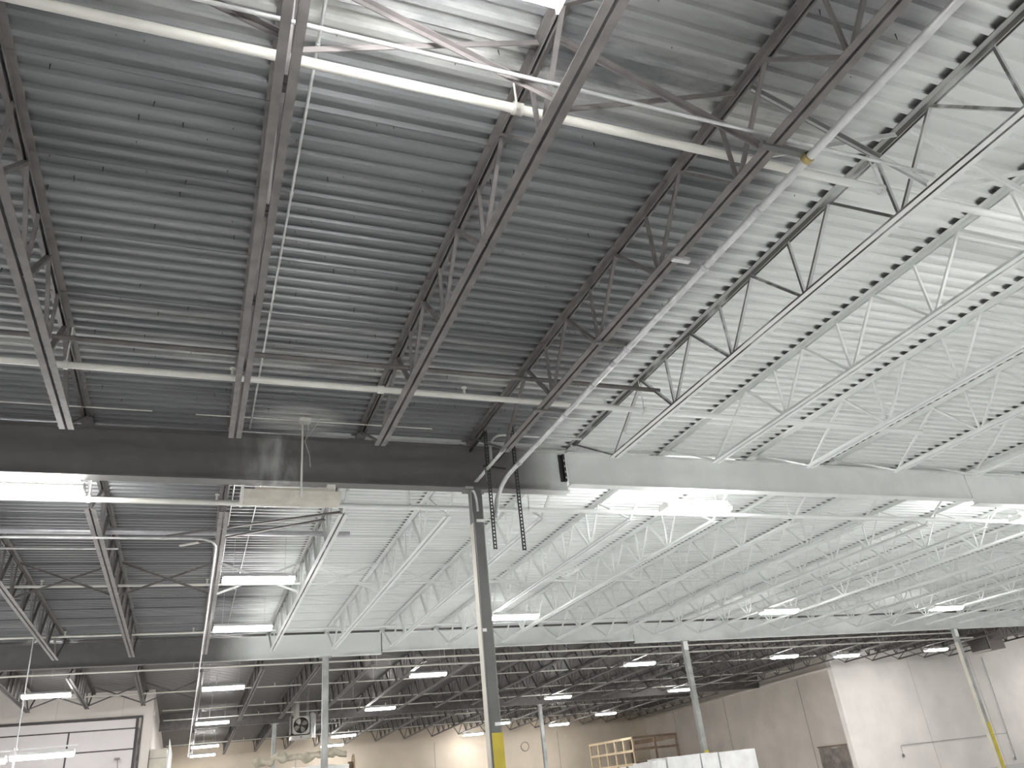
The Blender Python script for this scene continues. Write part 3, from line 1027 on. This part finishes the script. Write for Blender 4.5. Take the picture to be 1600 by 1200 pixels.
part('door_track', MB().span((-0.44 * S, YD - 0.08, 0), (-0.425 * S, YD - 0.005, EYE + 0.87 * S)), M['rail'], door)
part('door_track', MB().span((-0.405 * S, YD - 0.06, 0), (-0.392 * S, YD - 0.005, EYE + 0.875 * S)), M['rail'], door)
part('track_rail', MB().span((-0.424 * S, YD - 0.14, 0), (-0.414 * S, YD - 0.09, EYE + 0.78 * S)), M['primer'], door)
for k in range(5):
    z = 0.7 - 0.13 * k
    part('track_bracket', MB().bar(P(-0.42, YW - 0.02, z), P(-0.4, YW - 0.02, z - 0.08), 0.03, 0.03), M['primer'], door)
t = thing('dock_lamp', 'small dark dock lamp on an arm in front of the door panel', 'lamp', P(-0.565, YW - 0.06, 0.5))
part('lamp_head', MB().box(P(-0.565, YW - 0.06, 0.535), (0.16, 0.1, 0.06)), M['seam'], t)
part('arm', MB().tube([P(-0.56, YW - 0.06, 0.53), P(-0.55, YW - 0.012, 0.42), P(-0.55, YW - 0.012, 0.3)], 0.012, 6), M['seam'], t)
# cream casing beside the corner and the pale plastic spike
t = thing('wall_casing', 'cream boxed casing standing against the dock wall corner', 'casing', (-0.23 * S, 8.6 * S, 0))
part('casing_body', MB().span((-0.31 * S, 8.45 * S, 0), (-0.165 * S, 8.8 * S, EYE + 0.60 * S)), M['trim_cream'], t)
part('casing_joint', MB().span((-0.31 * S, 8.447 * S, EYE + 0.52 * S), (-0.165 * S, 8.45 * S, EYE + 0.525 * S)), M['seam'], t)
sp = MB().tube([P(-0.148, 8.0, -0.2), P(-0.135, 8.0, 0.42), P(-0.132, 8.0, 0.52), P(-0.138, 8.0, 0.58), P(-0.145, 8.0, 0.64)], [0.09, 0.085, 0.075, 0.035, 0.006], 9)
sp.tube([P(-0.15, 8.0, -0.4266), P(-0.148, 8.0, -0.19)], [0.12, 0.09], 9)
single('plastic_cone', sp, M['plastic'], 'pale pointed plastic-wrapped post rising beside the dock wall corner', 'post', P(-0.14, 8.0, -0.4266))

# ------------------------------------------------------------------ fan heater in the far bay
t = thing('fan_heater', 'hanging unit heater with a round fan and silver duct, left of centre', 'heater', P(1.1, 8.9, 0.62))
k = 8.8
bx0, bx1, bz0, bz1 = 0.985, 1.155, 0.655, 0.825
fr = MB()
ring = []
n = 24
cx, cz = (bx0 + bx1) / 2, (bz0 + bz1) / 2
# face plate with a round hole
outer, inner = [], []
for q in range(n):
    a = 2 * math.pi * q / n + math.pi / n
    inner.append((cx * S + 0.285 * math.cos(a), k * S, EYE + cz * S + 0.285 * math.sin(a)))
    s = 1 / max(abs(math.cos(a)), abs(math.sin(a)))
    outer.append((cx * S + (bx1 - bx0) / 2 * S * math.cos(a) * s, k * S, EYE + cz * S + (bz1 - bz0) / 2 * S * math.sin(a) * s))
fr.add(outer + inner, [(i, (i + 1) % n, n + (i + 1) % n, n + i) for i in range(n)])
part('face_plate', fr, M['heater'], t)
part('casing', MB().span((bx0 * S, k * S + 0.22, EYE + bz0 * S), (bx1 * S, k * S + 0.8, EYE + bz1 * S)), M['heater_dark'], t)
sh = MB()
for q in range(n):
    a = 2 * math.pi * q / n
    b = 2 * math.pi * (q + 1) / n
    pa = (cx * S + 0.285 * math.cos(a), EYE + cz * S + 0.285 * math.sin(a))
    pb = (cx * S + 0.285 * math.cos(b), EYE + cz * S + 0.285 * math.sin(b))
    sh.add([(pa[0], k * S, pa[1]), (pb[0], k * S, pb[1]), (pb[0], k * S + 0.22, pb[1]), (pa[0], k * S + 0.22, pa[1])], [(0, 1, 2, 3)])
part('fan_shroud', sh, M['heater_dark'], t)
for q in range(4):
    a = math.pi / 2 * q + 0.55
    c0 = Vector((cx * S, k * S + 0.12, EYE + cz * S))
    d = Vector((math.cos(a), 0, math.sin(a)))
    e = Vector((-math.sin(a), 0.45, math.cos(a))).normalized()
    vs = [c0 + d * 0.05 - e * 0.03, c0 + d * 0.16 - e * 0.1, c0 + d * 0.25 - e * 0.09, c0 + d * 0.27 + e * 0.03, c0 + d * 0.2 + e * 0.1, c0 + d * 0.06 + e * 0.04]
    vs2 = [v + Vector((0, 0.006, 0)) for v in vs]
    part('fan_blade', MB().add(vs + vs2, [(0, 1, 2, 3, 4, 5), (11, 10, 9, 8, 7, 6)] + [(i, 6 + i, 6 + (i + 1) % 6, (i + 1) % 6) for i in range(6)]), M['heater'] if q % 2 else M['seam'], t)
part('fan_hub', MB().tube([(cx * S, k * S + 0.05, EYE + cz * S), (cx * S, k * S + 0.18, EYE + cz * S)], 0.06, 12), M['heater_dark'], t)
part('burner_pan', MB().span((bx0 * S - 0.03, k * S - 0.02, EYE + 0.615 * S), (bx1 * S + 0.02, k * S + 0.75, EYE + 0.645 * S)), M['heater'], t)
part('badge', MB().span((1.065 * S, k * S - 0.028, EYE + 0.625 * S), (1.075 * S, k * S - 0.02, EYE + 0.637 * S)), M['heater_dark'], t)
part('silver_duct', MB().tube([P(1.19, k + 0.06, 0.62), P(1.19, k + 0.06, 0.83), P(1.185, k + 0.07, 0.85)], [0.13, 0.13, 0.09], 16), M['galv'], t)
part('flue', MB().tube([P(1.03, k + 0.1, 0.825), P(1.035, k + 0.1, 1.06)], 0.12, 14), M['heater'], t)
for a, b in ((0.99, 0.3), (1.15, 0.3), (0.99, 0.7), (1.15, 0.7)):
    part('hanger_rod', MB().tube([(a * S, k * S + b, EYE + bz1 * S), (a * S, k * S + b, EYE + (zc(k + b / S) + TOP) * S)], 0.008, 6), M['conduit'], t)
part('side_frame', MB().span((bx0 * S - 0.05, k * S - 0.01, EYE + 0.66 * S), (bx0 * S - 0.015, k * S + 0.6, EYE + 0.84 * S)), M['heater_dark'], t)

# brown louvred heater by the right wall
t = thing('louvre_heater', 'brown box heater with dark louvres hung high at the right', 'heater', P(8.85, 7.25, 0.85))
hx, hy0, hy1, hz0, hz1 = 8.88, 7.0, 7.27, 0.865, 1.075
part('cabinet', MB().span((hx * S, hy0 * S, EYE + hz0 * S), ((hx + 0.25) * S, hy1 * S, EYE + hz1 * S)), M['brown_box'], t)
part('lower_lip', MB().span((hx * S - 0.06, hy0 * S - 0.02, EYE + hz0 * S - 0.05), (hx * S + 0.3, hy1 * S + 0.02, EYE + hz0 * S)), M['brown_box'], t)
for q in range(9):
    z = EYE + hz0 * S + 0.05 + q * 0.083
    part('louvre', MB().bar((hx * S - 0.025, hy0 * S + 0.05, z), (hx * S - 0.025, hy1 * S - 0.03, z), 0.05, 0.06), M['louvre'], t)
part('louvre_backing', MB().span((hx * S - 0.006, hy0 * S + 0.03, EYE + hz0 * S + 0.01), (hx * S, hy1 * S - 0.02, EYE + hz1 * S - 0.01)), M['heater_dark'], t)
for a, b in ((8.92, 7.03), (9.1, 7.03), (8.92, 7.24), (9.1, 7.24)):
    part('hanger_rod', MB().tube([P(a, b, hz1), P(a, b, zc(b) + TOP)], 0.008, 6), M['conduit'], t)

# conduits on the bright right wall
t = thing('wall_conduit', 'grey conduit dropping down the bright right wall', 'conduit', P(10.3, YW - 0.01, 0.3))
part('pipe', MB().tube([P(10.33, YW - 0.015, 0.93), P(10.29, YW - 0.015, -0.35)], 0.02, 8), M['pipe_grey'], t)
part('outlet_box', MB().box(P(10.28, YW - 0.015, -0.36), (0.1, 0.06, 0.14)), M['pipe_grey'], t)
t = thing('wall_conduit', 'level grey conduit on the bright right wall ending in a small box', 'conduit', P(9.4, YW - 0.01, -0.05))
part('pipe', MB().tube([P(10.29, YW - 0.015, -0.05), P(8.40, YW - 0.015, -0.055), P(8.385, YW - 0.015, -0.07), P(8.385, YW - 0.015, -0.16)], 0.014, 8), M['pipe_grey'], t)
part('outlet_box', MB().box(P(8.385, YW - 0.015, -0.17), (0.1, 0.06, 0.14)), M['seam'], t)
# dark tarpaulin on the shaded wall
t = thing('wall_tarp', 'dark grey tarpaulin hung on the shaded wall near its corner', 'tarpaulin', P(XRIGHT - 0.01, 8.72, -0.3))
tv, tf = [], []
for a in range(7):
    for b in range(6):
        tv.append(P(XRIGHT - 0.006 - 0.012 * random.random(), 8.44 + 0.52 * a / 6, -0.40 + (0.425 - 0.03 * (a in (2, 3))) * b / 5))
for a in range(6):
    for b in range(5):
        tf.append((a * 6 + b, (a + 1) * 6 + b, (a + 1) * 6 + b + 1, a * 6 + b + 1))
part('sheet', MB().add(tv, tf), M['tarp'], t)
part('top_batten', MB().bar(P(XRIGHT - 0.012, 8.43, 0.025), P(XRIGHT - 0.012, 8.97, 0.025), 0.03, 0.05), M['wood_dark'], t)
# hose ring and a little rod on the far wall
ring = MB().tube([P(5.28 + 0.07 * math.cos(a * math.pi / 8), YFAR - 0.012, 0.53 + 0.07 * math.sin(a * math.pi / 8)) for a in range(17)], 0.02, 6)
single('hose_ring', ring, M['seam'], 'small dark ring of hose hung on the far wall', 'hose', P(5.28, YFAR - 0.012, 0.53))

# ------------------------------------------------------------------ goods at the foot of the picture
def wrapped(x0, x1, y0, y1, zt, label, seed):
    rnd = random.Random(seed)
    t = thing('wrapped_pallet', label, 'pallet', ((x0 + x1) / 2 * S, (y0 + y1) / 2 * S, 0), 'white wrapped pallets by the second column')
    z1 = EYE + zt * S
    nx, nz = 7, 7
    X0, X1, Y0, Y1 = x0 * S + 0.01, x1 * S - 0.01, y0 * S, y1 * S
    mb = MB()
    loop = [(X0 + (X1 - X0) * i / nx, Y0) for i in range(nx)] + [(X1, Y0 + (Y1 - Y0) * i / nx) for i in range(nx)] + \
           [(X1 - (X1 - X0) * i / nx, Y1) for i in range(nx)] + [(X0, Y1 - (Y1 - Y0) * i / nx) for i in range(nx)]
    m_ = len(loop)
    vs = []
    ccx, ccy = (X0 + X1) / 2, (Y0 + Y1) / 2
    for k in range(nz + 1):
        z = 0.14 + (z1 - 0.14) * k / nz
        for i, (a, b) in enumerate(loop):
            s = 1 - rnd.uniform(0.0, 0.035)
            vs.append((ccx + (a - ccx) * s, ccy + (b - ccy) * s, z - (rnd.uniform(0, 0.025) if k == nz else 0)))
    fs = [(k * m_ + i, k * m_ + (i + 1) % m_, (k + 1) * m_ + (i + 1) % m_, (k + 1) * m_ + i) for k in range(nz) for i in range(m_)]
    fs.append(tuple(range(nz * m_, nz * m_ + m_)))
    mb.add(vs, fs)
    part('wrapped_load', mb, M['plastic'], t)
    for q in range(3):
        part('pallet_runner', MB().span((X0, Y0 + (Y1 - Y0 - 0.1) * q / 2, 0), (X1, Y0 + (Y1 - Y0 - 0.1) * q / 2 + 0.1, 0.1)), M['wood'], t)
    part('pallet_top', MB().span((X0, Y0, 0.1), (X1, Y1, 0.14)), M['wood'], t)


wrapped(3.165, 3.285, 5.5, 5.8, 0.046, 'narrow low white wrapped pallet at the left end of its row', 1)
wrapped(3.29, 3.58, 5.5, 5.8, 0.062, 'white wrapped pallet left of the second column foot', 2)
wrapped(3.585, 3.74, 5.5, 5.8, 0.063, 'slim white wrapped pallet straight before the second column foot', 3)
wrapped(3.745, 4.09, 5.5, 5.8, 0.060, 'white wrapped pallet at the right end of its row', 4)

# canvas roll on a wrapped stack
t = thing('wrapped_stack', 'tall white wrapped stack behind the light grey column, under a canvas roll', 'pallet', P(0.84, 6.75, -0.4266))
mb = MB()
rnd = random.Random(5)
vs, fs = [], []
nx = 16
for k in range(2):
    for i in range(nx + 1):
        x = 0.50 + 0.66 * i / nx
        vs.append(P(x, 6.55 + 0.012 * rnd.random(), -0.4266 if k == 0 else 0.25 + 0.02 * rnd.random()))
    for i in range(nx + 1):
        x = 1.16 - 0.66 * i / nx
        vs.append(P(x, 6.95, -0.4266 if k == 0 else 0.25))
q = 2 * (nx + 1)
fs = [(i, (i + 1) % q, q + (i + 1) % q, q + i) for i in range(q)] + [tuple(range(q, 2 * q))]
part('load', MB().add(vs, fs), M['plastic'], t)
pts, rr = [], []
for i in range(49):
    f = i / 48
    pts.append(P(0.47 + 0.68 * f, 6.62, 0.326 + 0.012 * math.sin(f * 9) + 0.006 * math.sin(f * 31) + (0.02 * (1 - abs(2 * f - 1)) if f > 0.2 else -0.02)))
    rr.append(0.10 + 0.03 * math.sin(f * 23 + 1) + 0.02 * math.sin(f * 47) + 0.012 * math.sin(f * 83))
single('canvas_roll', MB().tube(pts, rr, 12), M['canvas'], 'crumpled beige canvas roll lying on the tall wrapped stack', 'canvas', P(0.8, 6.62, 0.28))
t = thing('cable_reel', 'wooden reel disc standing at the right end of the canvas roll', 'reel', P(1.215, 6.65, 0.0))
part('disc', MB().tube([P(1.205, 6.65, 0.25), P(1.212, 6.65, 0.25)], 0.28, 20), M['wood'], t)
part('core', MB().tube([P(1.17, 6.65, 0.25), P(1.205, 6.65, 0.25)], 0.09, 14), M['wood_dark'], t)

# timber crate frame in the far right corner
t = thing('timber_crate', 'large open timber crate frame in the far right corner', 'crate', P(6.5, 11.9, -0.4266))
fx, y0, y1, zt = 6.2, 11.25, 12.7, 0.435
ny = 5
for i in range(ny + 1):
    y = y0 + (y1 - y0) * i / ny
    part('post', MB().span((fx * S - 0.05, y * S - 0.05, 0), (fx * S + 0.05, y * S + 0.05, EYE + zt * S)), M['wood'] if i else M['wood'], t)
for z in (0.43, 0.255, 0.075, -0.15, -0.38):
    part('rail', MB().span((fx * S - 0.07, y0 * S - 0.05, EYE + z * S - 0.06), (fx * S - 0.045, y1 * S + 0.05, EYE + z * S + 0.06)), M['wood'], t)
x1 = 6.95
for i in range(1, 3):
    x = fx + (x1 - fx) * i / 2
    part('post', MB().span((x * S - 0.06, y0 * S - 0.05, 0), (x * S + 0.06, y0 * S + 0.05, EYE + zt * S)), M['wood_dark'], t)
for z in (0.43, 0.27, 0.09, -0.15, -0.38):
    part('rail', MB().span((fx * S, y0 * S - 0.08, EYE + z * S - 0.06), (x1 * S + 0.06, y0 * S - 0.052, EYE + z * S + 0.06)), M['wood_dark'], t)
for i in (0, 2):
    x = fx + (x1 - fx) * i / 2
    part('post', MB().span((x * S - 0.05, y1 * S - 0.05, 0), (x * S + 0.05, y1 * S + 0.05, EYE + zt * S)), M['wood_dark'], t) if i else None
part('rail', MB().span((x1 * S - 0.03, y0 * S, EYE + 0.37 * S), (x1 * S + 0.03, y1 * S, EYE + 0.43 * S)), M['wood_dark'], t)
part('inner_panel', MB().span((fx * S + 0.06, y0 * S + 0.4, 0.1), (fx * S + 0.09, y1 * S - 0.1, EYE + 0.06 * S)), M['plastic'], t)
